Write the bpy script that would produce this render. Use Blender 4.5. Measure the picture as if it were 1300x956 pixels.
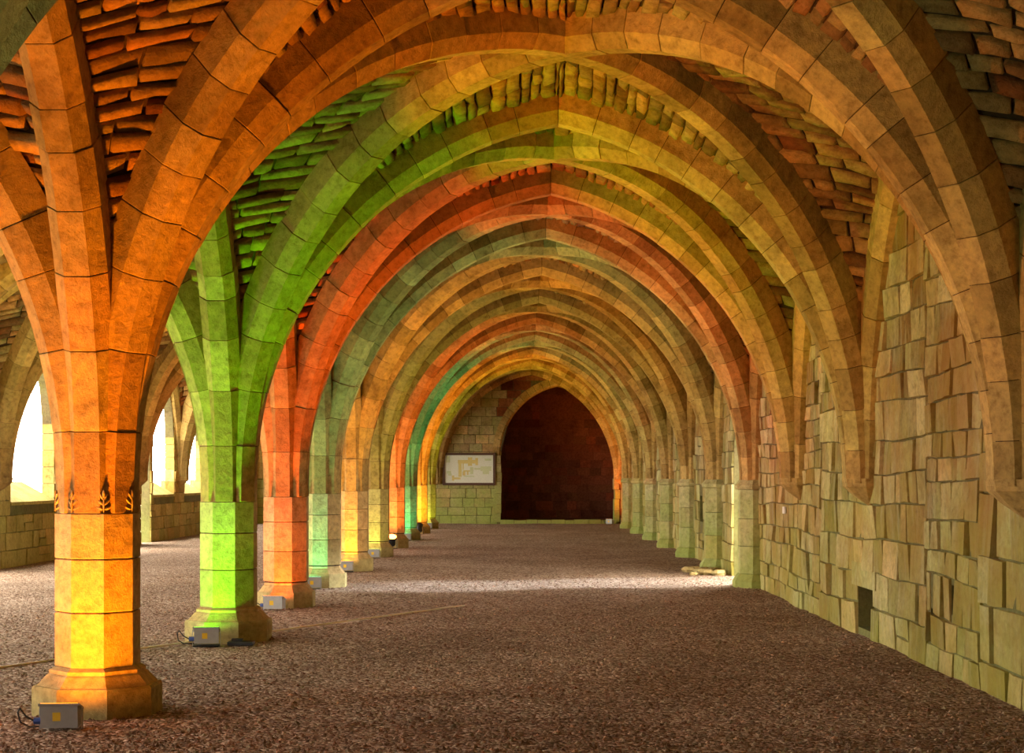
import bpy, math, random
import numpy as np
from mathutils import Vector
from mathutils.bvhtree import BVHTree

for o in list(bpy.data.objects):
    bpy.data.objects.remove(o)
SC = bpy.context.scene
COL = SC.collection
rnd = random.Random(11)

# ---------------------------------------------------------------- camera
FPX, VPX, VPY, EYE = 2000.0, 660.0, 605.0, 1.62
cam = bpy.data.cameras.new('camera')
cam.sensor_width = 36.0
cam.lens = FPX / 1300 * 36
cam.shift_x = (650 - VPX) / 1300
cam.shift_y = (VPY - 478) / 1300
cam.clip_end = 400
camo = bpy.data.objects.new('camera', cam)
camo.location = (0, 0, EYE)
camo.rotation_euler = (math.pi / 2, 0, 0)
COL.objects.link(camo)
SC.camera = camo

# ---------------------------------------------------------------- sky, exposure
SKY = 26.0
w = bpy.data.worlds.new('overcast_sky')
SC.world = w
w.use_nodes = True
w.node_tree.nodes['Background'].inputs[0].default_value = (1.0, 0.91, 0.74, 1)
w.node_tree.nodes['Background'].inputs[1].default_value = SKY
vs = SC.view_settings
vs.view_transform = 'Standard'
vs.look = 'None'
vs.gamma = 1
vs.use_curve_mapping = False
vs.exposure = -0.65
sun = bpy.data.lights.new('low_sun', 'SUN')      # hazy low sun, reaching in through the doorway in the right wall
sun.energy = 20.0
sun.angle = math.radians(9)
sun.color = (.80, .91, 1.0)
suno = bpy.data.objects.new('low_sun', sun)
suno.location = (12, 30, 8)
suno.rotation_euler = Vector((-1, -.26, -.42)).to_track_quat('-Z', 'Y').to_euler()
COL.objects.link(suno)

# ---------------------------------------------------------------- layout (metres; x right, y away, z up)
XL, XR, XW = -2.9, 3.5, -9.1          # pier row, right wall, outer left wall
YS = [6.4, 10.83, 15.7, 19.55, 23.13, 27.34, 31.72, 36.03, 40.38, 44.86, 49.4, 54.2]   # stations; [1]..[10] piers in view
YEND = 54.2
YSL = list(YS)                        # springings on the window wall, some way off the piers' stations
YSL[7], YSL[8], YSL[9] = 37.3, 41.95, 46.2
YBACK = -6.8
Z0, ZC, R0 = 1.55, 5.12, 0.265        # springing, crown of ribs, half width of a pier
SEC = [(-.175, .34), (-.175, .115), (-.085, 0), (.085, 0), (.175, .115), (.175, .34)]
WEB = .27                             # web lies this far behind the rib soffit


def proj(p):
    return (VPX + FPX * p[0] / p[1], VPY - FPX * (p[2] - EYE) / p[1])


# ---------------------------------------------------------------- materials
def nt(name):
    m = bpy.data.materials.new(name)
    m.use_nodes = True
    t = m.node_tree
    return m, t, t.nodes['Principled BSDF']


def N(t, typ, **kw):
    n = t.nodes.new(typ)
    for k, v in kw.items():
        if k[0] == '_':
            setattr(n, k[1:], v)
        else:
            n.inputs[k].default_value = v
    return n


def ramp(t, fac, stops):
    r = t.nodes.new('ShaderNodeValToRGB')
    el = r.color_ramp.elements
    while len(el) < len(stops):
        el.new(.5)
    for e, (p, c) in zip(el, stops):
        e.position = p
        e.color = (c[0], c[1], c[2], 1) if not isinstance(c, float) else (c, c, c, 1)
    t.links.new(fac, r.inputs[0])
    return r.outputs[0]


def mix(t, fac, a, b, mode='MIX'):
    n = t.nodes.new('ShaderNodeMix')
    n.data_type = 'RGBA'
    n.blend_type = mode
    for s, v in ((0, fac), (6, a), (7, b)):
        if isinstance(v, (int, float)):
            n.inputs[s].default_value = v
        elif isinstance(v, tuple):
            n.inputs[s].default_value = (*v, 1)
        else:
            t.links.new(v, n.inputs[s])
    return n.outputs[2]


def math_(t, op, a, b=0.0):
    n = t.nodes.new('ShaderNodeMath')
    n.operation = op
    n.use_clamp = False
    for s, v in ((0, a), (1, b)):
        if isinstance(v, (int, float)):
            n.inputs[s].default_value = v
        else:
            t.links.new(v, n.inputs[s])
    return n.outputs[0]


def stone_mat(name, ca, cb, moss=0.0, mosscol=(.20, .26, .05), mosstop=2.2, bump=.5, rough=.92, streak=0.0, dark=.55, rust=0.0, hue=.8):
    m, t, b = nt(name)
    geo = N(t, 'ShaderNodeNewGeometry')
    pos = geo.outputs['Position']
    att = N(t, 'ShaderNodeAttribute', _attribute_name='tone')
    n1 = N(t, 'ShaderNodeTexNoise', Scale=1.7, Detail=6.0, Roughness=.65)
    n2 = N(t, 'ShaderNodeTexNoise', Scale=14.0, Detail=8.0, Roughness=.7)
    n3 = N(t, 'ShaderNodeTexNoise', Scale=70.0, Detail=4.0, Roughness=.7)
    for n in (n1, n2, n3):
        t.links.new(pos, n.inputs['Vector'])
    col = mix(t, att.outputs['Fac'], ca, cb)
    fr = math_(t, 'FRACT', math_(t, 'MULTIPLY', att.outputs['Fac'], 7.31))
    col = mix(t, hue, col, ramp(t, fr, [(0., (1.22, .88, .74)), (.28, (1.0, 1.0, 1.0)), (.68, (1.0, 1.0, 1.0)), (1., (.78, .96, .80))]), 'MULTIPLY')
    col = mix(t, .75, col, ramp(t, n2.outputs[0], [(.30, (.45, .38, .32)), (.5, (1.0, 1.0, 1.0)), (.70, (1.4, 1.35, 1.2))]), 'MULTIPLY')
    stain = ramp(t, n1.outputs[0], [(.34, (dark, dark * .92, dark * .85)), (.52, (1.0, 1.0, 1.0))])
    col = mix(t, .8, col, stain, 'MULTIPLY')
    if streak:
        mp = N(t, 'ShaderNodeMapping', Scale=(3.0, 3.0, .45))
        t.links.new(pos, mp.inputs[0])
        ns = N(t, 'ShaderNodeTexNoise', Scale=2.2, Detail=7.0, Roughness=.7)
        t.links.new(mp.outputs[0], ns.inputs['Vector'])
        col = mix(t, math_(t, 'MULTIPLY', ramp(t, ns.outputs[0], [(.50, 0.0), (.66, 1.0)]), streak), col, (.62, .58, .46))
    if rust:
        nr = N(t, 'ShaderNodeTexNoise', Scale=.8, Detail=6.0, Roughness=.7)
        mp2 = N(t, 'ShaderNodeMapping', Location=(31.0, 7.0, 4.0))
        t.links.new(pos, mp2.inputs[0])
        t.links.new(mp2.outputs[0], nr.inputs['Vector'])
        col = mix(t, math_(t, 'MULTIPLY', ramp(t, nr.outputs[0], [(.42, 0.0), (.62, 1.0)]), rust), col, (.36, .17, .045))
    if moss:
        sep = N(t, 'ShaderNodeSeparateXYZ')
        t.links.new(pos, sep.inputs[0])
        mm = N(t, 'ShaderNodeTexNoise', Scale=1.1, Detail=7.0, Roughness=.72)
        t.links.new(pos, mm.inputs['Vector'])
        hgt = N(t, 'ShaderNodeMapRange')
        hgt.inputs['From Min'].default_value = 0.0
        hgt.inputs['From Max'].default_value = mosstop
        hgt.inputs['To Min'].default_value = .24
        hgt.inputs['To Max'].default_value = -.12
        t.links.new(sep.outputs[2], hgt.inputs[0])
        f = math_(t, 'ADD', mm.outputs[0], hgt.outputs[0])
        f = ramp(t, f, [(.30, 0.0), (.74, 1.0)])
        f = math_(t, 'MULTIPLY', f, moss)
        mc = mix(t, n2.outputs[0], mosscol, tuple(min(1, c * 1.9) for c in mosscol))
        col = mix(t, f, col, mc)
    t.links.new(col, b.inputs['Base Color'])
    b.inputs['Roughness'].default_value = rough
    b.inputs['Specular IOR Level'].default_value = .25
    bm1 = N(t, 'ShaderNodeBump', Strength=bump, Distance=.03)
    t.links.new(n2.outputs[0], bm1.inputs['Height'])
    bm2 = N(t, 'ShaderNodeBump', Strength=bump * .8, Distance=.008)
    t.links.new(n3.outputs[0], bm2.inputs['Height'])
    t.links.new(bm1.outputs[0], bm2.inputs['Normal'])
    t.links.new(bm2.outputs[0], b.inputs['Normal'])
    return m


def plain(name, c, rough=.5, metal=0.0, emit=None, es=0.0):
    m, t, b = nt(name)
    geo = N(t, 'ShaderNodeNewGeometry')
    n = N(t, 'ShaderNodeTexNoise', Scale=25.0, Detail=3.0)
    t.links.new(geo.outputs['Position'], n.inputs['Vector'])
    t.links.new(mix(t, n.outputs[0], tuple(x * .85 for x in c), tuple(min(1, x * 1.15) for x in c)), b.inputs['Base Color'])
    b.inputs['Roughness'].default_value = rough
    b.inputs['Metallic'].default_value = metal
    if emit:
        b.inputs['Emission Color'].default_value = (*emit, 1)
        b.inputs['Emission Strength'].default_value = es
    return m


M_RIB = stone_mat('rib_sandstone', (.32, .185, .06), (.58, .385, .15), bump=.7, moss=.2, mosstop=1.0, dark=.5, hue=.35)
M_PIER = stone_mat('pier_sandstone', (.40, .28, .13), (.60, .44, .22), bump=.6, moss=.15, mosstop=1.2, dark=.62, hue=.3)
M_WEB = stone_mat('vault_rubble', (.19, .085, .035), (.54, .34, .15), bump=1.0, dark=.42)
M_MORTAR = stone_mat('lime_mortar', (.06, .03, .016), (.06, .03, .016), bump=.7)
M_WALL = stone_mat('mossy_wall_stone', (.24, .16, .06), (.70, .60, .36), moss=.5, mosscol=(.27, .29, .04), mosstop=2.2, bump=1.0, streak=.5, dark=.42, rust=.7)
M_WALLM = stone_mat('wall_mortar', (.15, .11, .06), (.15, .11, .06), bump=.8, moss=.3)
M_RESP = stone_mat('mossy_respond_stone', (.46, .37, .19), (.62, .53, .32), moss=.7, mosscol=(.20, .27, .05), mosstop=1.7, bump=.6)
M_END = stone_mat('end_wall_stone', (.36, .25, .13), (.60, .46, .26), moss=.85, mosscol=(.24, .30, .07), mosstop=2.0, bump=.6)
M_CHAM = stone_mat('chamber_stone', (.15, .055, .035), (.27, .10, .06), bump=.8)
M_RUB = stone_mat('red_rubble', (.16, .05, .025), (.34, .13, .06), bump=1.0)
M_LEFT = stone_mat('left_wall_stone', (.42, .29, .09), (.68, .51, .20), moss=.5, mosscol=(.20, .20, .04), mosstop=1.8, bump=.7)


def gravel_mat():
    m, t, b = nt('gravel')
    geo = N(t, 'ShaderNodeNewGeometry')
    pos = geo.outputs['Position']
    v = N(t, 'ShaderNodeTexVoronoi', Scale=38.0)
    n = N(t, 'ShaderNodeTexNoise', Scale=.55, Detail=5.0, Roughness=.6)
    n2 = N(t, 'ShaderNodeTexNoise', Scale=60.0, Detail=4.0, Roughness=.7)
    for x in (v, n, n2):
        t.links.new(pos, x.inputs['Vector'])
    sep = N(t, 'ShaderNodeSeparateColor')
    t.links.new(v.outputs['Color'], sep.inputs[0])
    c = ramp(t, sep.outputs[0], [(0., (.12, .066, .043)), (.45, (.30, .20, .14)), (.8, (.48, .36, .275)), (1., (.74, .64, .54))])
    c = mix(t, .8, c, ramp(t, n.outputs[0], [(.35, (.75, .68, .62)), (.62, (1.15, 1.12, 1.1))]), 'MULTIPLY')
    t.links.new(c, b.inputs['Base Color'])
    b.inputs['Roughness'].default_value = .95
    b.inputs['Specular IOR Level'].default_value = .2
    h = math_(t, 'ADD', v.outputs['Distance'], math_(t, 'MULTIPLY', n2.outputs[0], .5))
    bp = N(t, 'ShaderNodeBump', Strength=1.0, Distance=.03)
    bp.invert = True
    t.links.new(h, bp.inputs['Height'])
    t.links.new(bp.outputs[0], b.inputs['Normal'])
    return m


M_GRAVEL = gravel_mat()
M_PEBBLE = stone_mat('pebbles', (.15, .085, .055), (.52, .39, .29), bump=.2)
M_GRASS = plain('pale_grass', (.35, .40, .22), .95)
M_GREY = plain('grey_painted_metal', (.42, .42, .43), .45, .3)
M_BLACK = plain('black_rubber', (.015, .015, .017), .5)
M_BLUE = plain('blue_plastic', (.05, .09, .30), .4)
M_YEL = plain('yellow_sticker', (.85, .55, .03), .5)
M_WOOD = plain('dark_wood', (.10, .045, .025), .5)
M_PANEL = plain('cream_panel', (.78, .80, .70), .3)
M_PLANY = plain('ochre_print', (.70, .58, .22), .4)
M_PLANG = plain('green_print', (.62, .68, .42), .4)
M_LIGHT_STREAK = plain('pale_light_streak', (.92, .80, .60), .6)  # cream colour standing for a streak of light on the floor
M_WHITE = plain('white_plaque', (.75, .73, .68), .6)


# ---------------------------------------------------------------- mesh helpers
class MB:
    def __init__(s):
        s.v, s.f, s.t = [], [], []

    def add(s, vs_, fs, tone=.5):
        k = len(s.v)
        s.v.extend(vs_)
        s.f.extend([tuple(i + k for i in f) for f in fs])
        s.t.extend([tone] * len(vs_))

    def box(s, c, d, tone=.5):
        x, y, z = c
        a, b, e = d[0] / 2, d[1] / 2, d[2] / 2
        s.add([(x + i * a, y + j * b, z + k * e) for k in (-1, 1) for j in (-1, 1) for i in (-1, 1)],
              [(0, 2, 3, 1), (4, 5, 7, 6), (0, 1, 5, 4), (2, 6, 7, 3), (0, 4, 6, 2), (1, 3, 7, 5)], tone)

    def rings(s, rings, cap=(True, True), tone=.5, closed=True):
        n = len(rings[0])
        vs_ = [p for r in rings for p in r]
        fs = []
        for k in range(len(rings) - 1):
            for i in range(n if closed else n - 1):
                j = (i + 1) % n
                fs.append((k * n + i, k * n + j, (k + 1) * n + j, (k + 1) * n + i))
        if cap[0]:
            fs.append(tuple(range(n))[::-1])
        if cap[1]:
            fs.append(tuple(range((len(rings) - 1) * n, len(rings) * n)))
        s.add(vs_, fs, tone)

    def tube(s, pts, r, seg=6, tone=.5):
        rg = []
        for i, p in enumerate(pts):
            p = Vector(p)
            d = (Vector(pts[min(i + 1, len(pts) - 1)]) - Vector(pts[max(i - 1, 0)])).normalized()
            a = d.cross(Vector((0, 0, 1)))
            if a.length < 1e-3:
                a = Vector((1, 0, 0))
            a.normalize()
            b = d.cross(a)
            rg.append([tuple(p + a * (r * math.cos(q)) + b * (r * math.sin(q))) for q in [2 * math.pi * k / seg for k in range(seg)]])
        s.rings(rg, tone=tone)

    def mesh(s, name, mat):
        me = bpy.data.meshes.new(name)
        me.from_pydata([tuple(p) for p in s.v], [], s.f)
        at = me.attributes.new('tone', 'FLOAT', 'POINT')
        at.data.foreach_set('value', np.array(s.t, dtype=np.float32))
        me.materials.append(mat)
        me.update()
        return me

    def build(s, name, mat, parent=None, fixn=False):
        o = bpy.data.objects.new(name, s.mesh(name, mat))
        COL.objects.link(o)
        if parent:
            o.parent = parent
        return o


def empty(name, loc=(0, 0, 0)):
    o = bpy.data.objects.new(name, None)
    o.location = loc
    o.empty_display_size = .1
    COL.objects.link(o)
    return o


def tag(o, label=None, cat=None, group=None, kind=None):
    if label:
        o['label'] = label
    if cat:
        o['category'] = cat
    if group:
        o['group'] = group
    if kind:
        o['kind'] = kind
    return o


def relparent(o, p):
    """parent, meshes being in world coordinates and p standing unrotated"""
    o.parent = p
    o.location = Vector(o.location) - Vector(p.location)


def copy_tree(o, parent=None):
    c = o.copy()
    COL.objects.link(c)
    if parent:
        c.parent = parent
    for ch in list(o.children):
        copy_tree(ch, c)
    return c


OCC_V, OCC_F = [], []


def occ(vs_, fs):
    k = len(OCC_V)
    OCC_V.extend([tuple(v) for v in vs_])
    OCC_F.extend([tuple(i + k for i in f) for f in fs])


# one proud stone on a backing: q = 4 corners in order, nrm = direction it stands proud
def stone_geo(q, nrm, proud, gap=.012, rough=.012, inset=.016):
    q = list(q)
    if (q[1] - q[0]).cross(q[3] - q[0]).dot(nrm) < 0:
        q = [q[1], q[0], q[3], q[2]]
    lu = ((q[1] - q[0]).length + (q[2] - q[3]).length) / 2
    lv = ((q[3] - q[0]).length + (q[2] - q[1]).length) / 2
    gu, gv = min(gap / max(lu, .01), .2), min(gap / max(lv, .01), .2)
    iu, iv = min(inset / max(lu, .01), .2), min(inset / max(lv, .01), .25)
    us = [gu, gu + iu, rnd.uniform(.4, .6), 1 - gu - iu, 1 - gu]
    vs_ = [gv, gv + iv, 1 - gv - iv, 1 - gv]
    tu, tv = rnd.uniform(-.3, .3), rnd.uniform(-.3, .3)
    pts = []
    for b, v in enumerate(vs_):
        for a, u in enumerate(us):
            p = q[0] * ((1 - u) * (1 - v)) + q[1] * (u * (1 - v)) + q[2] * (u * v) + q[3] * ((1 - u) * v)
            if a in (0, 4) or b in (0, 3):
                h = -.03
                p = p + Vector((rnd.uniform(-1, 1), rnd.uniform(-1, 1), rnd.uniform(-1, 1))) * (rough * .35)
            else:
                h = proud * (1 + tu * (u - .5) * 2 + tv * (v - .5) * 2) + rnd.uniform(-.5, .5) * rough
                p = p + Vector((rnd.uniform(-1, 1), rnd.uniform(-1, 1), rnd.uniform(-1, 1))) * (rough * .7)
            pts.append(tuple(p + nrm * h))
    m = MB()
    m.add(pts, [(b * 5 + a, b * 5 + a + 1, (b + 1) * 5 + a + 1, (b + 1) * 5 + a) for b in range(3) for a in range(4)])
    return m


def quad_area(q):
    p = [proj(v) for v in q if v[1] > .5]
    if len(p) < 4:
        return 0, False
    a = abs(sum(p[i][0] * p[(i + 1) % 4][1] - p[(i + 1) % 4][0] * p[i][1] for i in range(4))) / 2
    cx, cy = sum(x for x, _ in p) / 4, sum(y for _, y in p) / 4
    return a, (-5 < cx < 1305 and -5 < cy < 960)


STONE_SETS = []          # (owner object, material, part name, stuff name, limit, [(quad, normal, proud, gap, rough, tone, owner)])


def lay_wall(to3, nrm, u0, u1, v0, v1, blocked, ch=(.24, .36), ln=(.28, .7), proud=(.012, .045), gap=.004, top=None):
    """courses of stones on a plane; blocked(va, vb) -> list of (ua, ub) left free of stones"""
    out = []
    v = v0
    while v < v1 - .05:
        h = rnd.uniform(*ch)
        vb = min(v + h, v1)
        segs = [(u0, u1)]
        for a, b in blocked(v, vb):
            ns = []
            for s0, s1 in segs:
                if b <= s0 or a >= s1:
                    ns.append((s0, s1))
                else:
                    if a - s0 > .06:
                        ns.append((s0, a))
                    if s1 - b > .06:
                        ns.append((b, s1))
            segs = ns
        for s0, s1 in segs:
            u = s0
            while u < s1 - 1e-3:
                L = rnd.uniform(*ln)
                if s1 - (u + L) < .18:
                    L = s1 - u
                ub = min(u + L, s1)
                if rnd.random() < .06 and L > .4 and vb - v > .3:     # a tall block replaced by two thin ones
                    vm = (v + vb) / 2
                    parts = [(v, vm), (vm, vb)]
                else:
                    parts = [(v, vb)]
                for pa, pb in parts:
                    q = [Vector(to3(u, pa)), Vector(to3(ub, pa)), Vector(to3(ub, pb)), Vector(to3(u, pb))]
                    out.append((q, nrm, rnd.uniform(*proud), gap, .010, rnd.random()))
                u = ub
        v = vb
    return out


def pointed_half(hw, rise, dv):
    """half width of a pointed arch opening dv above its springing"""
    if dv >= rise:
        return 0
    R = (hw * hw + rise * rise) / (2 * hw)
    return max(0, math.sqrt(max(0, R * R - dv * dv)) - (R - hw))


def opening_chord(op, z):
    """op = (uc, half width, sill, spring, apex)"""
    uc, hw, sill, spring, apex = op
    if z < sill or z > apex:
        return None
    if z <= spring or apex <= spring:
        return (uc - hw, uc + hw)
    k = pointed_half(hw, apex - spring, z - spring)
    return (uc - k, uc + k) if k > .02 else None


def blocked_by(ops):
    def f(a, b):
        out = []
        for op in ops:
            cs = [c for c in (opening_chord(op, z) for z in (a + .02, (a + b) / 2, b - .02)) if c]
            if cs:
                out.append((min(c[0] for c in cs), max(c[1] for c in cs)))
        return out
    return f


def head_z(op, u):
    uc, hw, sill, spring, apex = op
    x = abs(u - uc)
    if apex <= spring:
        return apex
    R = (hw * hw + (apex - spring) ** 2) / (2 * hw)
    return spring + math.sqrt(max(0, R * R - (R - hw + x) ** 2))


def wall_with_openings(to3, u0, u1, v0, v1, ops, thick3):
    """solid wall with through openings; to3(u, v), thick3 = offset vector to the outer face"""
    mb = MB()
    th = Vector(thick3)
    cuts = {u0, u1}
    for op in ops:
        n = 14 if op[4] > op[3] else 1
        for k in range(n + 1):
            cuts.add(op[0] - op[1] + 2 * op[1] * k / n)
    cuts = sorted(c for c in cuts if u0 - 1e-6 <= c <= u1 + 1e-6)

    def slab(a, b, za0, zb0, za1, zb1):
        p = [Vector(to3(a, za0)), Vector(to3(b, zb0)), Vector(to3(b, zb1)), Vector(to3(a, za1))]
        q = [x + th for x in p]
        vv = [tuple(x) for x in p + q]
        ff = [(0, 1, 2, 3), (7, 6, 5, 4), (0, 4, 5, 1), (1, 5, 6, 2), (2, 6, 7, 3), (3, 7, 4, 0)]
        mb.add(vv, ff)
        occ(vv, ff)
    for a, b in zip(cuts, cuts[1:]):
        if b - a < 1e-5:
            continue
        m = (a + b) / 2
        hit = sorted([op for op in ops if abs(m - op[0]) < op[1]], key=lambda o: o[2])
        z = v0
        za = zb = z
        for op in hit:
            if op[2] > za + .01:
                slab(a, b, za, zb, op[2], op[2])
            za, zb = head_z(op, a), head_z(op, b)
        slab(a, b, za, zb, v1, v1)
    return mb


# ================================================================ FLOOR
mb = MB()
nx, ny = 40, 130
gx = np.linspace(XW - .2, XR + .3, nx)
gy = np.linspace(YBACK, YEND + 5.5, ny)
for j in range(ny):
    for i in range(nx):
        x, y = gx[i], gy[j]
        mb.v.append((x, y, .014 * math.sin(x * 1.9 + y * .7) * math.sin(y * 1.3 - x * .5)))
        mb.t.append(.5)
for j in range(ny - 1):
    for i in range(nx - 1):
        mb.f.append((j * nx + i, j * nx + i + 1, (j + 1) * nx + i + 1, (j + 1) * nx + i))
floor = tag(mb.build('floor', M_GRAVEL), 'brown gravel floor running the whole length of the vaulted hall', kind='structure')
mb = MB()
for a, b, c, d in ((-60, XW - .2, -30, 90), (XR + .3, 40, -30, 90), (XW - .2, XR + .3, YEND + 5.5, 90)):
    mb.add([(a, c, -.03), (b, c, -.03), (b, d, -.03), (a, d, -.03)], [(0, 1, 2, 3)])
tag(mb.build('ground', M_GRASS), 'pale grass outside the hall', kind='structure')

# loose gravel, nobody could count it
rg = np.random.default_rng(4)
mb = MB()
NP_ = 34000
yy = 9.0 + (rg.random(NP_) ** 1.7) * 17
xx = XL - 3.0 + rg.random(NP_) * (XR - XL + 2.9)
sz = .006 + rg.random(NP_) ** 2.5 * .016
OCT = [(1, 0, 0), (0, 1, 0), (-1, 0, 0), (0, -1, 0), (0, 0, .8), (0, 0, -.4)]
OF = [(0, 1, 4), (1, 2, 4), (2, 3, 4), (3, 0, 4)]
for k in range(NP_):
    s, a = sz[k], rg.random() * 3
    ca, sa = math.cos(a) * s, math.sin(a) * s
    e = .7 + rg.random() * .6
    x, y = xx[k], yy[k]
    z = .014 * math.sin(x * 1.9 + y * .7) * math.sin(y * 1.3 - x * .5) + s * .15
    mb.add([(x + p[0] * ca - p[1] * sa * e, y + p[0] * sa + p[1] * ca * e, z + p[2] * s) for p in OCT[:5]], OF, float(rg.random() ** 1.5))
tag(mb.build('gravel', M_PEBBLE), 'loose brown and grey gravel strewn over the floor', 'gravel', kind='stuff')

# ================================================================ PIERS
AP = R0


def octo(cx, cy, z, ap, half=None):
    r = ap / math.cos(math.pi / 8)
    return [(cx + r * math.cos(math.pi / 8 + k * math.pi / 4), cy + r * math.sin(math.pi / 8 + k * math.pi / 4), z) for k in range(8)]


def drum(name, z0, z1, ap, mat, parent, tone, ap1=None, ch=.006):
    m = MB()
    ap1 = ap1 or ap
    m.rings([octo(0, 0, z0, ap - ch), octo(0, 0, z0 + ch, ap), octo(0, 0, z1 - ch, ap1), octo(0, 0, z1, ap1 - ch)], tone=tone)
    return m.build(name, mat, parent)


PIERS = [  # adjective used in labels of the pier and of the ribs that grow from it
    ('pier before the amber one', (.55, .80, .40), .35),  # its lamp is out of view, added to lighten the nearest ribs
    ('leaf-carved amber pier', (1.0, .27, .002), 1.0),
    ('bright green pier', (.20, 1.0, .002), .68),
    ('red-orange pier', (1.0, .115, .003), 1.1),
    ('pale teal pier', (.10, .80, .42), .5),
    ('yellow-orange pier', (1.0, .42, .015), .9),
    ('dull olive pier', (.62, .70, .12), .4),
    ('pier with glaring red lamp', (1.0, .22, .03), .8),
    ('deep teal pier', (.02, .85, .42), .6),
    ('far orange pier', (1.0, .38, .015), .9),
    ('last green pier', (.50, .75, .04), .5),
]
PLABEL = [
    'octagonal stone pier standing before the amber-lit pier',
    'octagonal stone pier lit amber, with small leaves carved above its joint',
    'octagonal stone pier lit bright yellow-green on a broad plinth',
    'octagonal stone pier lit red-orange, next after the bright green one',
    'octagonal stone pier lit pale teal, next after the red-orange one',
    'octagonal stone pier lit yellow-orange, next after the pale teal one',
    'octagonal stone pier of dull olive, next after the yellow-orange one',
    'octagonal stone pier with a glaring red light at its foot',
    'octagonal stone pier lit deep teal on a low plinth',
    'octagonal stone pier lit orange, next after the deep teal one',
    'slim looking green octagonal pier, last before the end wall',
]

pier0 = empty('stone_pier')
pm = MB()
pm.rings([octo(0, 0, -.03, .405), octo(0, 0, .185, .405), octo(0, 0, .205, .395)], tone=.4)
pl = pm.build('plinth', M_PIER, pier0)
pm = MB()
pm.rings([octo(0, 0, .205, .375), octo(0, 0, .275, .315), octo(0, 0, .285, .30), octo(0, 0, .31, .30), octo(0, 0, .33, AP)], tone=.55)
pm.build('base_moulding', M_PIER, pier0)
pm = MB()
pm.rings([octo(0, 0, .3, AP - .014), octo(0, 0, 1.37, AP - .014)], tone=.2)
pm.build('mortar_core', M_MORTAR, pier0)
for k, (a, b) in enumerate(((.33, .70), (.706, 1.06), (1.066, 1.37))):
    drum('drum', a, b, AP, M_PIER, pier0, [.3, .7, .5, .6][k])

pier_objs = []
for i in range(0, 11):
    p = pier0 if i == 0 else copy_tree(pier0)
    p.location = (XL, YS[i], 0)
    if i >= 3:                            # the farther piers stand on smaller plinths
        for ch_ in p.children:
            if ch_.name.split('.')[0] in ('plinth', 'base_moulding'):
                ch_.scale = (.85, .85, 1)
    tag(p, PLABEL[i], 'pier', 'octagonal piers between the aisles')
    pier_objs.append(p)
    r1, r2 = octo(XL, YS[i], 0, AP), octo(XL, YS[i], 1.6, AP)
    occ(r1 + r2, [(k, (k + 1) % 8, (k + 1) % 8 + 8, k + 8) for k in range(8)])


# carved leaves on the near pier, at the foot of each groove between ribs
def leaf_geo(ang):
    m = MB()
    r = AP / math.cos(math.pi / 8)
    ex = Vector((math.cos(ang), math.sin(ang), 0))
    ey = Vector((-math.sin(ang), math.cos(ang), 0))
    ez = Vector((0, 0, 1))

    def lobe(c, d, l, wd):
        d = d.normalized()
        s = d.cross(ex).normalized()
        rings = []
        for k in range(5):
            a = k / 4 * math.pi
            o, q = -math.cos(a) * l / 2, max(.1, math.sin(a)) * wd / 2
            rings.append([tuple(c + d * o + s * (q * math.cos(b)) + ex * (.011 * max(.2, math.sin(a)) * math.sin(b))) for b in [2 * math.pi * j / 6 for j in range(6)]])
        m.rings(rings)
    b0 = ex * (r - .008) + ez * 1.378
    for sgn in (-1, 1):
        for l, ang2, hgt in ((.05, 1.15, .015), (.055, .75, .045), (.05, .45, .08)):
            d = ez * math.cos(ang2) + ey * sgn * math.sin(ang2) - ex * (.38 * math.sin(ang2))
            lobe(b0 + ez * hgt + d * l * .6, d, l, .019)
    lobe(b0 + ez * .125, ez, .055, .02)
    lobe(b0 + ez * .05, ez, .11, .012)
    return m


for k in range(8):
    leaf_geo(math.pi / 8 + k * math.pi / 4).build('carved_leaf', M_PIER, pier_objs[1])


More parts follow.
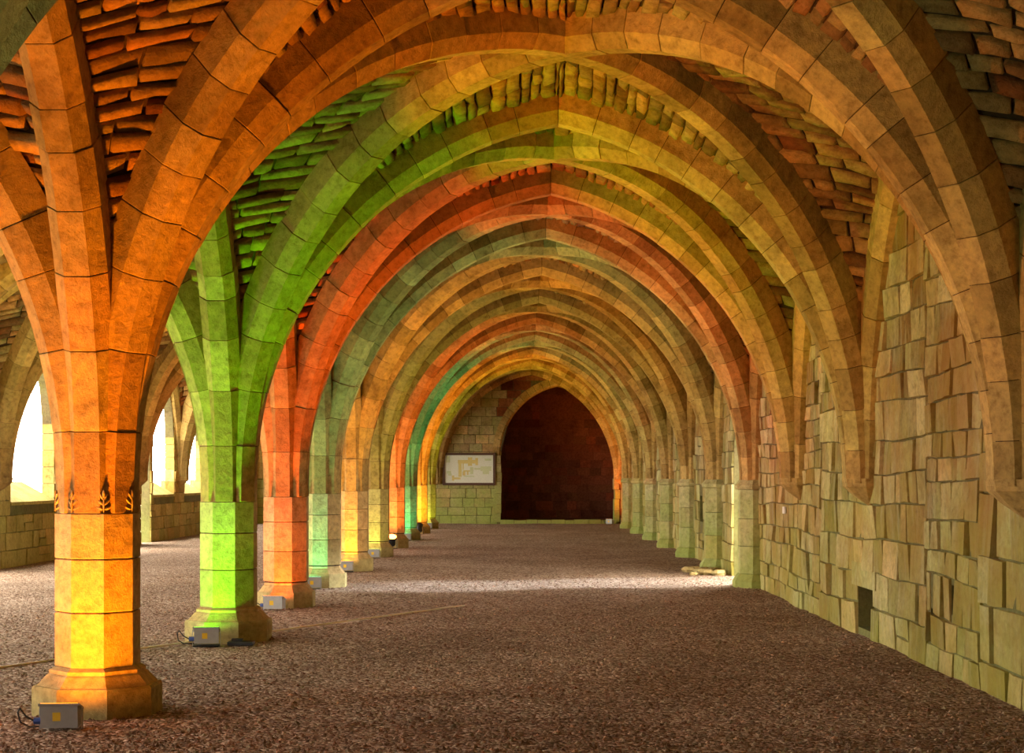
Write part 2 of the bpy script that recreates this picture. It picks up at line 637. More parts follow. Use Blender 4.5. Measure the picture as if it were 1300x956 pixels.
# ================================================================ RIBS
class Rib:
    """half a rib, from its foot to its crown"""

    def __init__(s, foot, head, kind, n=48, z0=Z0, zc=ZC, stilt=0.0):
        s.foot = Vector((foot[0], foot[1], 0))
        d = Vector((head[0] - foot[0], head[1] - foot[1], 0))
        L = d.length
        s.d = d / L
        s.lat = Vector((-s.d.y, s.d.x, 0))
        a, b = L - R0, zc - z0
        s.pts, s.nrm = [], []
        if kind == 'pointed' and b > a:
            R = (a * a + b * b) / (2 * a)
            tm = math.asin(min(1, b / R))
            for k in range(n + 1):
                th = tm * k / n
                s.pts.append((R0 + R - R * math.cos(th), z0 + R * math.sin(th)))
                s.nrm.append((-math.cos(th), math.sin(th)))
        else:
            for k in range(n + 1):
                th = math.pi / 2 * k / n
                s.pts.append((R0 + a * (1 - math.cos(th)), z0 + b * math.sin(th)))
                nx_, nz_ = -math.cos(th) / a, math.sin(th) / b
                q = math.hypot(nx_, nz_)
                s.nrm.append((nx_ / q, nz_ / q))
        s.z0, s.zc, s.stilt = z0, zc, stilt
        if stilt:
            s.pts.insert(0, (R0, z0 - stilt))
            s.nrm.insert(0, (-1.0, 0.0))
            n += 1
        s.len = [0.0]
        for k in range(n):
            s.len.append(s.len[-1] + math.hypot(s.pts[k + 1][0] - s.pts[k][0], s.pts[k + 1][1] - s.pts[k][1]))
        s.L = s.len[-1]

    def at(s, t):
        l = min(max(t, 0), 1) * s.L
        k = min(int(np.searchsorted(s.len, l)), len(s.len) - 1)
        k = max(k, 1)
        f = (l - s.len[k - 1]) / (s.len[k] - s.len[k - 1])
        p = [s.pts[k - 1][i] * (1 - f) + s.pts[k][i] * f for i in (0, 1)]
        n = [s.nrm[k - 1][i] * (1 - f) + s.nrm[k][i] * f for i in (0, 1)]
        q = max(0.0, (t - .93) / .07)          # turn the cross section upright at the crown, so that the halves meet
        q = min(1.0, q) ** 2
        n = [n[0] * (1 - q), n[1] * (1 - q) + q / max(.3, s.nrm[-1][1])]
        return s.foot + s.d * p[0] + Vector((0, 0, p[1])), s.d * n[0] + Vector((0, 0, n[1]))

    def t_at_height(s, f):
        z = s.z0 + (s.zc - s.z0) * f
        for k in range(1, len(s.pts)):
            if s.pts[k][1] >= z - 1e-9:
                q = (z - s.pts[k - 1][1]) / max(1e-9, s.pts[k][1] - s.pts[k - 1][1])
                return (s.len[k - 1] + max(0, q) * (s.len[k] - s.len[k - 1])) / s.L
        return 1.0

    def web(s, t):
        p, n = s.at(t)
        return p + n * WEB

    def ring(s, t, shrink=0.0, du=0.0, dv=0.0):
        p, n = s.at(t)
        out = []
        for u, v in SEC:
            uu = u - math.copysign(shrink, u)
            vv = v + (shrink if v < .2 else 0)
            out.append(tuple(p + s.lat * (uu + du) + n * (vv + dv)))
        return out


def build_rib(name, halves, label, group, step=.34, mat=M_RIB):
    root = empty(name, tuple(halves[0].foot))
    tag(root, label, 'arch', group)
    core = MB()
    for h in halves:
        rings = [h.ring(k / 16, .012) for k in range(17)]
        core.rings(rings, tone=.3)
        rr = [h.ring(k / 10) for k in range(11)]
        n = len(SEC)
        occ([p for r in rr for p in r], [(k * n + i, k * n + (i + 1) % n, (k + 1) * n + (i + 1) % n, (k + 1) * n + i) for k in range(10) for i in range(n)])
    relparent(core.build('mortar_core', M_MORTAR), root)
    for h in halves:
        n = max(5, int(h.L / step))
        cuts = [0]
        if h.stilt:                       # the lowest courses run level round the pier
            cuts += [h.t_at_height((z - h.z0) / (h.zc - h.z0)) for z in (1.92, 2.45, 2.93)]
        n = max(3, int(h.L * (1 - cuts[-1]) / step))
        c0 = cuts[-1]
        cuts += [c0 + (1 - c0) * (k + rnd.uniform(-.18, .18)) / n for k in range(1, n)] + [1]
        g = .0028 / h.L
        for a, b in zip(cuts, cuts[1:]):
            du, dv = rnd.uniform(-.004, .004), rnd.uniform(-.004, .003)
            e = .004 / h.L
            ts = [a + g, a + g + e, a + (b - a) * .35, a + (b - a) * .65, b - g - e, b - g]
            m = MB()
            m.rings([h.ring(t, .002 if k in (0, 5) else 0, du, dv) for k, t in enumerate(ts)], tone=rnd.random())
            relparent(m.build('voussoir', mat), root)
    return root


XM, XML = .38, (XL + XW) / 2
NB = len(YS)
TR, DG, LG = {}, {}, {}          # transverse, diagonal, lengthwise half ribs
for i in range(NB):
    TR['R', i, 'a'] = Rib((XL, YS[i]), (XM, YS[i]), 'pointed', stilt=.18)
    TR['R', i, 'b'] = Rib((XR, YS[i]), (XM, YS[i]), 'pointed')
    yl = (YS[i] + YSL[i]) / 2
    TR['L', i, 'a'] = Rib((XL, YS[i]), (XML, yl), 'pointed', stilt=.18)
    TR['L', i, 'b'] = Rib((XW, YSL[i]), (XML, yl), 'pointed')
for i in range(NB - 1):
    ym = (YS[i] + YS[i + 1]) / 2
    for side, xm, xo in (('R', XM, XR), ('L', XML, XW)):
        for c, (fx, fy) in {'a0': (XL, YS[i]), 'a1': (XL, YS[i + 1]), 'b0': (xo, YS[i]), 'b1': (xo, YS[i + 1])}.items():
            yc = ym
            if side == 'L':
                yc = (YS[i] + YS[i + 1] + YSL[i] + YSL[i + 1]) / 4
                if c[0] == 'b':
                    fy = YSL[i + int(c[1])]
            DG[side, i, c] = Rib((fx, fy), (xm, yc), 'ellipse', zc=ZC + .03, stilt=.18 if c[0] == 'a' else 0)
    for row, x in (('P', XL), ('R', XR), ('L', XW)):
        yr = YSL if row == 'L' else YS
        ym = (yr[i] + yr[i + 1]) / 2
        LG[row, i, 0] = Rib((x, yr[i]), (x, ym), 'pointed', zc=4.95, stilt=.18 if row == 'P' else 0)
        LG[row, i, 1] = Rib((x, yr[i + 1]), (x, ym), 'pointed', zc=4.95, stilt=.18 if row == 'P' else 0)


def pd(i):
    return PIERS[i][0] if i < len(PIERS) else 'end wall corner'


for i in range(NB):
    end = i == NB - 1
    who = pd(i)
    build_rib('transverse_arch', [TR['R', i, 'a'], TR['R', i, 'b']],
              'pointed stone arch along the end wall over the dark doorway' if end else f'pointed cross arch from the {who} to the right wall', 'cross arches of the right aisle')
    if 2 <= i:
        build_rib('transverse_arch', [TR['L', i, 'a'], TR['L', i, 'b']],
                  'stone arch along the end wall of the left aisle' if end else f'pointed cross arch from the {who} to the window wall', 'cross arches of the left aisle', .5)
for i in range(NB - 1):
    e2 = pd(i + 1)
    build_rib('diagonal_rib', [DG['R', i, 'a0'], DG['R', i, 'b1']], f'diagonal rib from the {pd(i)} over the next right aisle bay', 'diagonal ribs of the right aisle')
    build_rib('diagonal_rib', [DG['R', i, 'a1'], DG['R', i, 'b0']], f'diagonal rib from the {e2} back over the right aisle', 'diagonal ribs of the right aisle')
    if i >= 1:
        build_rib('diagonal_rib', [DG['L', i, 'a0'], DG['L', i, 'b1']], f'diagonal rib from the {pd(i)} over the next left aisle bay', 'diagonal ribs of the left aisle', .5)
    build_rib('diagonal_rib', [DG['L', i, 'a1'], DG['L', i, 'b0']], f'diagonal rib from the {e2} back over the left aisle', 'diagonal ribs of the left aisle', .5 if i > 0 else .38)
    build_rib('lengthwise_arch', [LG['P', i, 0], LG['P', i, 1]], f'pointed arch linking the {pd(i)} to the pier after it', 'arches linking the piers')
    build_rib('side_rib', [LG['R', i, 0], LG['R', i, 1]], f'right wall rib facing the bay just after the {pd(i)}', 'ribs against the right wall', .5)
    if i >= 4:
        build_rib('side_rib', [LG['L', i, 0], LG['L', i, 1]], f'window wall rib facing the bay just after the {pd(i)}', 'ribs against the window wall', .5)

# ================================================================ CEILING (webs between the ribs)
ceiling = tag(empty('ceiling'), 'ribbed stone vault of two aisles with rough coursed webs', kind='structure')
web_stones = []


def web_cell(A, B, mortar, stones, store):
    nT, nU = 22, 6

    def P(t, u):
        h = math.sin(math.pi / 2 * t)
        ta, tb = A.t_at_height(h), B.t_at_height(h)
        w_ = min(1, max(0, (t - .40) / .55))
        w_ = w_ * w_ * (3 - 2 * w_)
        av = (ta + tb) / 2
        ta, tb = ta + (av - ta) * w_, tb + (av - tb) * w_
        if t >= .999:
            ta = tb = 1
        p = A.web(ta) * (1 - u) + B.web(tb) * u
        return p + Vector((0, 0, .10 * math.sin(math.pi * u) * t * (1 - .3 * t)))
    k0 = len(mortar.v)
    vv = [tuple(P(j / nT, i / nU) + Vector((0, 0, .02))) for j in range(nT + 1) for i in range(nU + 1)]
    ff = [(j * (nU + 1) + i, j * (nU + 1) + i + 1, (j + 1) * (nU + 1) + i + 1, (j + 1) * (nU + 1) + i) for j in range(nT) for i in range(nU)]
    mortar.add(vv, ff)
    if not stones:
        return
    L = (A.L + B.L) / 2
    t = .5 / L
    while t < 1:
        dl = .01
        va, vb_ = [(P(min(1, t + dl), e_) - P(min(1, t + dl) - dl, e_)).length / dl for e_ in (0, 1)]
        dt = rnd.uniform(.10, .18) / max(.5, .45 * min(va, vb_) + .55 * max(va, vb_))
        t1 = min(1, t + dt)
        if 1 - t1 < .4 * dt:
            t1 = 1
        wd = (P(t1, 1) - P(t1, 0)).length
        if wd > .42:
            hid = .14 / wd
            u = hid * .3
            skew = rnd.uniform(-.02, .02) / L * 1.0
            while u < 1 - hid * .6:
                l = rnd.uniform(.20, .54) / wd
                u1 = min(u + l, 1 - hid * .3)
                if 1 - hid - u1 < .14 / wd:
                    u1 = 1 - hid * .3
                ta, tb = t + skew * u, min(1, t1 + skew * u)
                q = [P(ta, u), P(ta, u1), P(tb, u1), P(tb, u)]
                n = (q[1] - q[0]).cross(q[3] - q[0])
                if n.length > 1e-6:
                    n.normalize()
                    mid = Vector((0, 0, 1)) + (A.at(t)[1] + B.at(t)[1])
                    if n.dot(mid) > 0:
                        n = -n
                    store.append((q, n, rnd.uniform(.010, .045), .003, .019, rnd.random()))
                u = u1
                if u1 >= 1 - hid * .6:
                    break
        t = t1


for side, xo in (('R', XR), ('L', XW)):
    for i in range(NB - 1):
        mort = MB()
        st = []
        row = 'R' if side == 'R' else 'L'
        full = side == 'R' or i >= 0
        for c, tr, lgrow, le in (('a0', (side, i, 'a'), 'P', 0), ('a1', (side, i + 1, 'a'), 'P', 1), ('b0', (side, i, 'b'), row, 0), ('b1', (side, i + 1, 'b'), row, 1)):
            web_cell(TR[tr], DG[side, i, c], mort, full, st)
            web_cell(LG[lgrow, i, le], DG[side, i, c], mort, full, st)
        occ(mort.v, mort.f)
        wo = mort.build('vault_web', M_MORTAR, ceiling)
        web_stones.append((wo, st))
# plain vault over the bays behind the camera
mb = MB()
for xa, xb in ((XL, XR), (XW, XL)):
    a, m_ = (xb - xa) / 2, (xa + xb) / 2
    n = 16
    rg_ = []
    for y in (YBACK, YS[0]):
        rg_.append([(m_ - a * math.cos(math.pi * k / n), y, 1.9 + 3.55 * math.sin(math.pi * k / n)) for k in range(n + 1)])
    mb.rings(rg_, cap=(False, False), closed=False)
mb.build('barrel_web', M_WEB, ceiling)
mb = MB()
mb.box(((XW + XR) / 2, (YBACK + YEND + 5) / 2, 6.3), (XR - XW + 2.4, YEND - YBACK + 6, .3))
mb.build('roof_slab', M_MORTAR, ceiling)

# ================================================================ RIGHT WALL
TOP = 5.6


def R3(u, v):
    return (XR, u, v)


DOOR_R = (24.6, 1.15, -.05, 2.0, 2.95)
NICHE = (15.92, .37, .07, .52, .52)
SLOTS = [(13.78, .07, .32, .57, .57), (13.35, .06, .28, .50, .50), (12.72, .05, .50, .74, .74)]
HOLES = [(29.6, .12, 1.95, 2.15, 2.15), (29.6, .12, 1.5, 1.75, 1.75), (30.3, .3, .75, 1.25, 1.25), (34.2, .12, 1.9, 2.1, 2.1), (33.6, .12, .9, 1.15, 1.15)]
rops = [DOOR_R, NICHE] + SLOTS + HOLES
wr = wall_with_openings(R3, YBACK, YEND + 4.5, -.1, TOP, rops, (.62, 0, 0)).build('wall_right', M_WALLM)
tag(wr, 'mossy green and ochre stone wall on the right', kind='structure')
mb = MB()
for op in [NICHE] + SLOTS + HOLES:
    dpt = .5 if op is NICHE else .3
    mb.box((XR + dpt + .25, op[0], (op[2] + op[4]) / 2), (.5, op[1] * 2 + .1, op[4] - op[2] + .1))
mb.build('recess_back', M_WALLM, wr)


def R3w(u, v):                        # courses waver along the wall
    k = min(1, max(0, v / .4))
    return (XR, u, v + k * (.022 * math.sin(u * .9 + v * 2.1) + .012 * math.sin(u * 2.7 + v * 5)))


st = []
for ua, ub, ch_, ln_ in ((6.6, 11.9, (.28, .44), (.25, .75)), (11.9, 13.5, (.18, .34), (.18, .42)), (13.5, 18.2, (.22, .40), (.22, .66)), (18.2, 23.1, (.18, .34), (.2, .5)), (23.1, YEND, (.22, .36), (.3, .7))):
    st += lay_wall(R3w, Vector((-1, 0, 0)), ua, ub, -.05, 5.0, blocked_by(rops), ch_, ln_, (.006, .045), .003)
mb = MB()
mb.rings([[(XR - .03, 15.4, .5), (XR + .3, 15.4, .5), (XR + .3, 15.4, .74), (XR - .03, 15.4, .74)], [(XR - .035, 16.45, .5), (XR + .3, 16.45, .5), (XR + .3, 16.45, .74), (XR - .035, 16.45, .74)]], tone=.8)
mb.build('lintel', M_WALL, wr)
STONE_SETS.append((wr, M_WALL, 'wall_stone', 'wall_stonework', 300, [(*s, None) for s in st]))

# ================================================================ END WALL
DOOR_E = (1.30, 1.98, .06, 2.35, 4.78)
DOOR_E2 = (-8.35, .42, -.05, 2.2, 2.9)


def E3(u, v):
    return (u, YEND, v)


we = wall_with_openings(E3, XW - .5, XR + .2, -.1, TOP, [DOOR_E, DOOR_E2], (0, .8, 0)).build('wall_back', M_WALLM)
tag(we, 'end wall of squared stone blocks, green with moss at its foot, around a dark pointed doorway', kind='structure')
ring_w = .26
DOOR_R2 = (DOOR_E[0], DOOR_E[1] + ring_w * .4, DOOR_E[2], DOOR_E[3], DOOR_E[4] + ring_w)
st = lay_wall(E3, Vector((0, -1, 0)), XW, XR, -.02, 5.1, blocked_by([DOOR_R2, DOOR_E2]), (.27, .34), (.35, .62), (.012, .035), .003)
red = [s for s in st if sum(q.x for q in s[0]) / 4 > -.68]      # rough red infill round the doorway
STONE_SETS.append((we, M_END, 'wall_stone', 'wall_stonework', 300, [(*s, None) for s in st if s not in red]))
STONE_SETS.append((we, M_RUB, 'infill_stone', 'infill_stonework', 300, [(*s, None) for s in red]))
# voussoirs round the doorway
hw, rise = DOOR_E[1], DOOR_E[4] - DOOR_E[3]
R_ = (hw * hw + rise * rise) / (2 * hw)
tm = math.asin(rise / R_)
for sgn in (-1, 1):
    cx = DOOR_E[0] + sgn * (hw - R_)
    nv = 13
    for k in range(nv):
        m = MB()
        rr = []
        for th in (tm * k / nv + .003, tm * (k + .5) / nv, tm * (k + 1) / nv - .003):
            ri, ro = R_ - .03, R_ + ring_w
            c_, s_ = math.cos(th) * sgn, math.sin(th)
            z = DOOR_E[3]
            rr.append([(cx + ri * c_, YEND + .75, z + ri * s_), (cx + ri * c_, YEND + .02, z + ri * s_), (cx + (ri + .07) * c_, YEND - .05, z + (ri + .07) * s_), (cx + ro * c_, YEND - .05, z + ro * s_), (cx + ro * c_, YEND + .75, z + ro * s_)])
        m.rings(rr, tone=rnd.random())
        m.build('doorway_voussoir', M_RIB, we)
    z = .05
    while z < DOOR_E[3] - .05:
        h = min(rnd.uniform(.3, .42), DOOR_E[3] - z)
        m = MB()
        wj = rnd.uniform(.18, .30) if sgn < 0 else .17
        x0 = DOOR_E[0] + sgn * (hw - .03 + rnd.uniform(-.03, .03))
        m.box((x0 + sgn * wj / 2, YEND + .34, z + h / 2), (wj, .80 + rnd.uniform(0, .05), h - .015), rnd.random())
        m.build('jamb_stone', M_END, we)
        z += h
# threshold kerb
x = DOOR_E[0] - hw
while x < DOOR_E[0] + hw:
    l = rnd.uniform(.3, .6)
    m = MB()
    m.box((x + l / 2, YEND + .05, .05), (l - .02, .5, .15 + rnd.uniform(-.02, .03)), rnd.random())
    m.build('kerb_stone', M_END, we)
    x += l
# chamber beyond the doorway
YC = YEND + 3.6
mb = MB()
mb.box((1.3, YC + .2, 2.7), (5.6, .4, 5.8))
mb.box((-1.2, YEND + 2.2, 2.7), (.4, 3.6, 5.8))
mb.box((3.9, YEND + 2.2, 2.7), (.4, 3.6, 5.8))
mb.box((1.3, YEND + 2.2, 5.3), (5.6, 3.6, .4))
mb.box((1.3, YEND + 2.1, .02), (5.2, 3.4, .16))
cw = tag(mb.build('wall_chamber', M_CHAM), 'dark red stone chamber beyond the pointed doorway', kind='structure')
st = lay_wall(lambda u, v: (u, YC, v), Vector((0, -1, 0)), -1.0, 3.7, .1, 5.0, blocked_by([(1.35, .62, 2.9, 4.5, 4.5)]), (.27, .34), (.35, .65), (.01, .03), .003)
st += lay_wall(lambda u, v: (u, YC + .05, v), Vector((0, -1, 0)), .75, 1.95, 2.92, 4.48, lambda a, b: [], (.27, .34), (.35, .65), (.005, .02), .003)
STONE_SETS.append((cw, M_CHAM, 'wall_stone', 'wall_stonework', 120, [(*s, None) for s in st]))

# ================================================================ LEFT WALL WITH WINDOWS
def L3(u, v):
    return (XW, u, v)


LT = .22
wins = []
lops = []
for i in range(0, NB - 1):
    ym = (YSL[i] + YSL[i + 1]) / 2
    if i in (1, 2, 3, 4, 6):  # unseen bays, opened down to the floor to let in more daylight
        op = (ym - .1, 1.25, -.05, 2.0, 3.5)
    else:
        op = {7: (40.2, 1.22, 1.12, 2.6, 4.1), 8: (43.95, 1.32, 1.12, 2.6, 4.1)}.get(i, (ym - .1, 1.32, 1.12, 2.6, 4.1))
        wins.append(op)
    lops.append(op)
lops.append((38.25, .48, -.05, 2.2, 3.0))
for y in (-4.6, -.2, 4.2):
    lops.append((y, 1.1, 1.12, 2.6, 3.9))
wl = wall_with_openings(L3, YBACK, YEND, -.1, TOP, lops, (-LT, 0, 0)).build('wall_left', M_WALLM)
tag(wl, 'ochre stone outer wall of the left aisle with tall bright windows', kind='structure')
st = lay_wall(L3, Vector((1, 0, 0)), 22, YEND, -.02, 4.9, blocked_by(lops), (.26, .36), (.35, .8), (.01, .04), .003)
STONE_SETS.append((wl, M_LEFT, 'wall_stone', 'wall_stonework', 300, [(*s, None) for s in st]))
for k, op in enumerate([o for o in wins if o[0] > 20]):
    m = MB()
    y0, y1 = op[0] - op[1], op[0] + op[1]
    m.add([(XW + .03, y0, 1.10), (XW + .03, y1, 1.10), (XW - .62, y1, 1.10), (XW - .62, y0, 1.10), (XW + .03, y0, 1.16), (XW + .03, y1, 1.16), (XW - .62, y1, 1.52), (XW - .62, y0, 1.52)],
          [(3, 2, 1, 0), (4, 5, 6, 7), (0, 1, 5, 4), (1, 2, 6, 5), (2, 3, 7, 6), (3, 0, 4, 7)], .8)
    wo = m.build(f'window_{k + 1}', M_LEFT)
    tag(wo, 'open pointed window with a sloping stone sill in the left wall', kind='structure')
    # splayed jamb stones
    for sgn, yb in ((-1, y0), (1, y1)):
        z = 1.16
        while z < 2.6:
            m = MB()
            m.box((XW - LT / 2, yb + sgn * .02, z + .16), (LT + .02, .06, .31), rnd.random())
            m.build('jamb_stone', M_LEFT, wo)
            z += .325
# back wall of the hall behind the camera
mb = MB()
mb.box(((XW + XR) / 2, YBACK - .2, 2.7), (XR - XW + 1, .4, 5.8))
tag(mb.build('wall_front', M_WALLM), 'plain stone wall closing the hall behind the viewpoint', kind='structure')

# ================================================================ CORBELS AND RESPONDS
def half_octo(cx, cy, z, ap, sx):
    r = ap / math.cos(math.pi / 8)
    a0 = 0 if sx > 0 else math.pi
    return [(cx + r * math.cos(a0 + t) * 1, cy + r * math.sin(a0 + t), z) for t in [math.pi * (-.5 + (.5 + k) / 4 - .125 + .125) for k in range(4)]]


def corbel(x, y, sx, label, group):
    root = empty('stone_corbel', (x, y, Z0 - .2))
    tag(root, label, 'corbel', group)
    m = MB()
    rr = []
    for z, ap in ((Z0 + .05, AP * 1.02), (Z0 - .03, AP * .98), (Z0 - .12, AP * .62), (Z0 - .2, AP * .22), (Z0 - .23, .015)):
        h = half_octo(0, 0, z - Z0 + .2, ap, sx)
        rr.append([(-sx * .05, h[0][1], h[0][2])] + h + [(-sx * .05, h[-1][1], h[-1][2])])
    m.rings(rr, tone=.5)
    m.build('corbel_block', M_RIB, root)


def respond(y, label):
    root = empty('half_pier', (XR, y, 0))
    tag(root, label, 'half pier', 'half piers against the right wall')
    for nm, prof in (('base', ((-.03, .36), (.09, .36), (.17, .315), (.20, .29))),
                     ('shaft_block', ((.205, .285), (.60, .285))), ('shaft_block', ((.608, .285), (1.0, .285))), ('shaft_block', ((1.008, .285), (1.42, .285))),
                     ('capital', ((1.425, .29), (1.44, .325), (1.49, .335), (1.53, .30), (1.57, .27)))):
        m = MB()
        m.rings([octo(0, 0, z, a) for z, a in prof], tone=rnd.random())
        m.build(nm, M_RESP, root)
    r1, r2 = octo(XR, y, 0, .28), octo(XR, y, 1.5, .28)
    occ(r1 + r2, [(k, (k + 1) % 8, (k + 1) % 8 + 8, k + 8) for k in range(8)])


for i in range(0, 4):
    corbel(XR, YS[i], -1, 'pointed stone corbel on the right wall facing the ' + pd(i), 'corbels on the right wall')
for i in range(4, 11):
    respond(YS[i], {4: 'mossy half pier by the daylit doorway at the end of the blank right wall'}.get(i, f'mossy half pier with moulded capital facing the {pd(i)}'))
corbel(XR, YEND, -1, 'small stone corbel in the corner of right wall and end wall', None)
corbel(XL, YEND, 1, 'small stone corbel on the end wall left of the framed plan', None)
for i in range(4, 11):
    corbel(XW, YSL[i], 1, 'stone corbel on the window wall facing the ' + pd(i), 'corbels on the window wall')

# ================================================================ STONES: the largest in view as parts, the rest joined
bvh = BVHTree.FromPolygons(OCC_V, OCC_F)
EYEV = Vector((0, 0, EYE))


def visible(q, n):
    c = sum(q, Vector()) / 4 + n * .05
    d = c - EYEV
    if d.dot(n) > 0:
        return False
    hit = bvh.ray_cast(EYEV, d.normalized(), d.length - .12)
    return hit[0] is None


def place_stones(owner, mat, part, stuff, limit, sts, smooth=False):
    cand = []
    for k, s in enumerate(sts):
        a, inn = quad_area(s[0])
        if inn and a > 25:
            cand.append((a, k))
    cand.sort(reverse=True)
    pick = set()
    for a, k in cand:
        if len(pick) >= limit:
            break
        if visible(sts[k][0], sts[k][1]):
            pick.add(k)
    rest = {}
    for k, s in enumerate(sts):
        g = stone_geo(s[0], s[1], s[2], s[3], s[4], .015 if smooth else .007)
        own = s[6] or owner
        if k in pick:
            g.t = [s[5]] * len(g.v)
            o = g.build(part, mat, own)
            if smooth:
                o.data.shade_smooth()
        else:
            rest.setdefault(own.name, (own, MB()))[1].add(g.v, g.f, s[5])
    for own, m in rest.values():
        o = m.build(stuff, mat, own)
        o['kind'] = 'stuff'
        if smooth:
            o.data.shade_smooth()


place_stones(ceiling, M_WEB, 'web_stone', 'web_stonework', 300, [(*s, wo) for wo, l in web_stones for s in l], True)
for a in STONE_SETS:
    place_stones(*a)

# ================================================================ FRAMED PLAN on the end wall
K = YEND / FPX


def ex(px):
    return (px - VPX) * K


def ez(py):
    return EYE + (VPY - py) * K


root = empty('framed_plan', (ex(595.5), YEND - .06, ez(616)))
tag(root, 'framed ground plan in ochre on a pale board, hanging on the end wall', 'sign')
W_, H_ = ex(629) - ex(562), ez(575) - ez(616)
m = MB()
m.box((0, 0, H_ / 2), (W_ - .08, .05, H_ - .08))
m.build('board', M_PANEL, root)
for c, d in (((0, -.02, .04), (W_, .10, .08)), ((0, -.02, H_ - .04), (W_, .10, .08)), ((-W_ / 2 + .04, -.02, H_ / 2), (.08, .10, H_ - .162)), ((W_ / 2 - .04, -.02, H_ / 2), (.08, .10, H_ - .162))):
    m = MB()
    m.box(c, d)
    m.build('frame_rail', M_WOOD, root)


def pr(m, a, b, c, d):      # fractions of the board, from the top left
    x0, x1, z0, z1 = (a - .5) * W_, (b - .5) * W_, (1 - d) * H_, (1 - c) * H_
    e = -.027 - .0008 * len(m.f)
    m.add([(x0, e, z0), (x1, e, z0), (x1, e, z1), (x0, e, z1)], [(0, 1, 2, 3)])


m = MB()
for r in ((.29, .66, .22, .33), (.48, .56, .14, .40), (.62, .67, .16, .38), (.30, .36, .33, .74), (.38, .40, .33, .52), (.39, .52, .54, .58), (.38, .43, .58, .70), (.46, .49, .58, .68), (.20, .34, .76, .82), (.18, .22, .70, .86)):
    pr(m, *r)
m.build('printed_plan', M_PLANY, root)['kind'] = 'stuff'
m = MB()
for r in ((.07, .14, .10, .30), (.72, .92, .42, .56), (.76, .88, .56, .66), (.60, .72, .47, .52), (.08, .16, .56, .64), (.11, .17, .64, .70), (.80, .92, .18, .24), (.40, .60, .71, .74), (.52, .58, .44, .66)):
    pr(m, *r)
m.build('printed_grounds', M_PLANG, root)['kind'] = 'stuff'

# ================================================================ FLOODLIGHTS
def flood(x, y, yaw, col, power, label, shape='box', aim=(.12, .40, 1), es=6.0, cone=165):
    root = empty('floodlight', (x, y, 0))
    root.rotation_euler = (0, 0, yaw)
    tag(root, label, 'floodlight', 'floodlights at the feet of the piers')
    ml = plain('lamp_glass', (.8, .8, .8), .2, 0, col, es)
    if shape == 'box':
        m = MB()
        # wedge housing, its lit face tilted up towards the pier (+y)
        a, b = .115, .075
        m.rings([[(-a, -b, .03), (a, -b, .03), (a, b, .03), (-a, b, .03)],
                 [(-a, -b - .005, .17), (a, -b - .005, .17), (a, b, .12), (-a, b, .12)],
                 [(-a - .012, -b - .012, .175), (a + .012, -b - .012, .175), (a + .012, b + .01, .125), (-a - .012, b + .01, .125)],
                 [(-a - .012, -b - .012, .188), (a + .012, -b - .012, .188), (a + .012, b + .01, .138), (-a - .012, b + .01, .138)]])
        hs = m.build('housing', M_GREY, root)
        m = MB()
        m.add([(-a, -b, .1885), (a, -b, .1885), (a, b, .1395), (-a, b, .1395)], [(0, 1, 2, 3)])
        m.build('lens', ml, root)
        m = MB()
        m.add([(-.04, -b - .0052, .075), (.01, -b - .0052, .075), (.01, -b - .0062, .13), (-.04, -b - .0062, .13)], [(0, 1, 2, 3)])
        m.build('warning_sticker', M_YEL, hs)
        for s in (-1, 1):
            m = MB()
            m.box((s * (a + .016), 0, .075), (.006, .03, .15))
            m.build('bracket_arm', M_GREY, root)
        m = MB()
        m.box((0, 0, .004), (.25, .16, .012))
        m.build('base_plate', M_BLACK, root)
        m = MB()
        m.tube([(-a - .0, -.02, .07), (-a - .05, -.02, .07)], .022, 8)
        m.build('cable_gland', M_BLUE, root)
        m = MB()
        m.tube([(-a - .05, -.02, .07), (-a - .10, -.02, .10), (-a - .14, -.01, .15), (-a - .16, .02, .12), (-a - .15, .06, .05), (-a - .10, .10, .012), (-a + .0, .13, .012)], .006, 6)
        m.build('cable', M_BLACK, root)
        lz = (0, .095, .15)
    else:
        m = MB()
        rr = []
        ax = Vector((0, .55, .85)).normalized()
        s1 = Vector((1, 0, 0))
        s2 = ax.cross(s1)
        c0 = Vector((0, -.06, .07))
        for d, r in ((0, .06), (.03, .085), (.14, .085), (.20, .11), (.24, .11)):
            rr.append([tuple(c0 + ax * d + s1 * (r * math.cos(q)) + s2 * (r * math.sin(q))) for q in [2 * math.pi * k / 12 for k in range(12)]])
        m.rings(rr)
        m.build('housing', M_BLACK, root)
        m = MB()
        m.add([tuple(c0 + ax * .2405 + s1 * (.1 * math.cos(q)) + s2 * (.1 * math.sin(q))) for q in [2 * math.pi * k / 12 for k in range(12)]], [tuple(range(12))])
        m.build('lens', ml, root)
        for s in (-1, 1):
            m = MB()
            m.box((s * .115, .0, .10), (.012, .03, .20))
            m.build('bracket_arm', M_BLACK, root)
        m = MB()
        m.box((0, 0, .005), (.25, .10, .014))
        m.build('base_plate', M_BLACK, root)
        lz = tuple(c0 + ax * .27)
    l = bpy.data.lights.new('flood_beam', 'SPOT')
    l.spot_size = math.radians(cone)
    l.spot_blend = 1.0
    l.shadow_soft_size = .06
    l.energy = 1
    l.use_nodes = True
    t = l.node_tree
    em = t.nodes['Emission']
    em.inputs[0].default_value = (*col, 1)
    fo = t.nodes.new('ShaderNodeLightFalloff')
    fo.inputs['Strength'].default_value = power
    fo.inputs['Smooth'].default_value = 4.0
    t.links.new(fo.outputs['Quadratic'], em.inputs[1])
    lo = bpy.data.objects.new('flood_beam', l)
    COL.objects.link(lo)
    lo.parent = root
    lo.location = lz
    lo.rotation_euler = Vector(aim).to_track_quat('-Z', 'Y').to_euler()
    return root


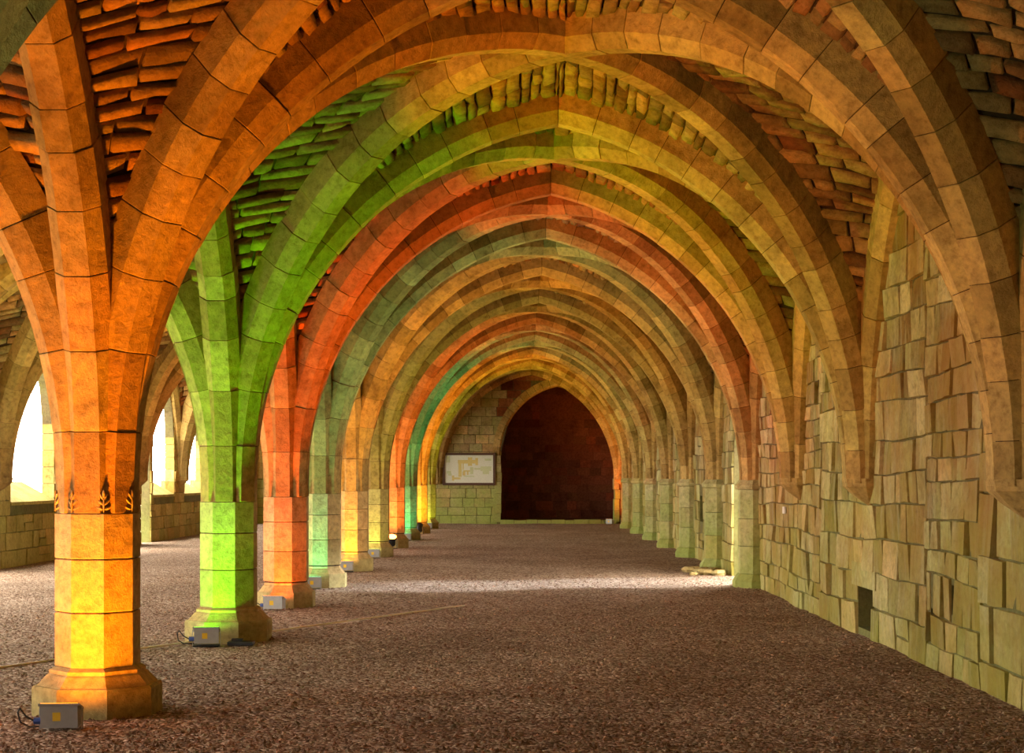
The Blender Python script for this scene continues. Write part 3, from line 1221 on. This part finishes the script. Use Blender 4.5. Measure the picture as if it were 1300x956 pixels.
FL = {0: (-.02, -.80, 'box'), 1: (-.02, -.80, 'box'), 2: (-.10, -.62, 'box'), 3: (-.06, -.56, 'box'), 4: (-.08, -.54, 'box'), 5: (-.06, -.54, 'box'), 6: (0.0, -.54, 'box'),
      7: (.02, -.60, 'round'), 8: (.02, -.54, 'box'), 9: (.08, -.75, 'round'), 10: (.05, -.54, 'box')}
FLAB = {0: 'grey box floodlight at the foot of the pier before the amber one', 1: 'grey box floodlight at the foot of the amber pier', 2: 'grey box floodlight with yellow sticker at the foot of the green pier',  # 0 is an added lamp, out of view, to lighten the nearest ribs
        3: 'grey box floodlight with looped cable at the foot of the red-orange pier', 4: 'grey box floodlight with blue gland at the foot of the pale teal pier',
        5: 'small grey floodlight at the foot of the yellow-orange pier', 6: 'small pale floodlight at the foot of the dull olive pier',
        7: 'round lamp glaring red at the foot of a pier', 8: 'tiny floodlight at the foot of the deep teal pier',
        9: 'black round spotlight on the gravel by the far orange pier', 10: 'tiny floodlight at the foot of the last green pier'}
PW = 3700.0
for i in range(0, 11):
    dx, dy, shp = FL[i]
    flood(XL + dx, YS[i] + dy, {2: .18, 3: -.1, 4: .25, 7: 3.3}.get(i, .1), PIERS[i][1], PW * PIERS[i][2], FLAB[i], shp, **({'aim': (0, -.4, 1), 'es': 30.0} if i == 7 else {}))
flood(3.05, YEND - 1.0, -.6, (1.0, .20, .01), 900, 'small white spotlight at the right of the dark doorway', 'box', aim=(.3, .3, 1))

# ================================================================ SMALL THINGS
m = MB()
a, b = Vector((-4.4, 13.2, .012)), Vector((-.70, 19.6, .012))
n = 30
m.tube([tuple(a + (b - a) * (k / n) + Vector((.012 * math.sin(k * 1.7), 0, .004))) for k in range(n + 1)], .011, 6)  # pale tube modelled in place of a sliver of light on the gravel
tag(m.build('floor_light_streak', M_LIGHT_STREAK), 'thin pale cable lying straight across the gravel past the green pier', 'cable')  # not a real cable: stands for a sliver of light on the gravel
m = MB()
m.box((XL + .22, YS[2] - .55, .02), (.24, .16, .03))
m.box((XL + .18, YS[2] - .53, .045), (.10, .08, .03))
tag(m.build('junction_box', M_BLACK), 'flat dark junction box on the gravel before the green pier', 'box')
m = MB()
m.box((XR - .045, 20.6, 1.18), (.02, .16, .09))
tag(m.build('wall_plaque', M_WHITE), 'tiny white plaque on the mossy right wall', 'plaque')
# rubble at the foot of the half pier by the doorway
for k in range(9):
    m = MB()
    s = rnd.uniform(.06, .14)
    c = (XR - rnd.uniform(.15, .75), 26.4 + rnd.uniform(-.5, .6), s * .3)
    rr = []
    for z, q in ((-.4, .8), (0, 1.), (.35, .6)):
        rr.append([(c[0] + s * q * rnd.uniform(.75, 1.2) * math.cos(t), c[1] + s * q * rnd.uniform(.75, 1.2) * math.sin(t), c[2] + s * z) for t in [2 * math.pi * j / 6 for j in range(6)]])
    m.rings(rr, tone=rnd.random())
    tag(m.build('loose_stone', M_PIER), 'loose stone lying at the foot of the mossy half pier beyond the doorway', 'stone', 'loose stones by the right wall')

# ================================================================ DAYLIGHT PORTALS in the openings (guide sky light, emit nothing themselves)
def portal(loc, size, d):
    l = bpy.data.lights.new('portal', 'AREA')
    l.shape = 'RECTANGLE'
    l.size, l.size_y = size
    l.cycles.is_portal = True
    o = bpy.data.objects.new('portal', l)
    o.location = loc
    o.rotation_euler = Vector(d).to_track_quat('-Z', 'Y').to_euler()
    COL.objects.link(o)


for op in lops:
    portal((XW - LT - .1, op[0], (op[2] + op[4]) / 2), (op[4] - op[2], 2 * op[1]), (1, 0, 0))
portal((XR + .7, DOOR_R[0], 1.35), (2.8, 2.0), (-1, 0, 0))
portal((DOOR_E2[0], YEND + .9, 1.4), (.9, 2.9), (0, -1, 0))
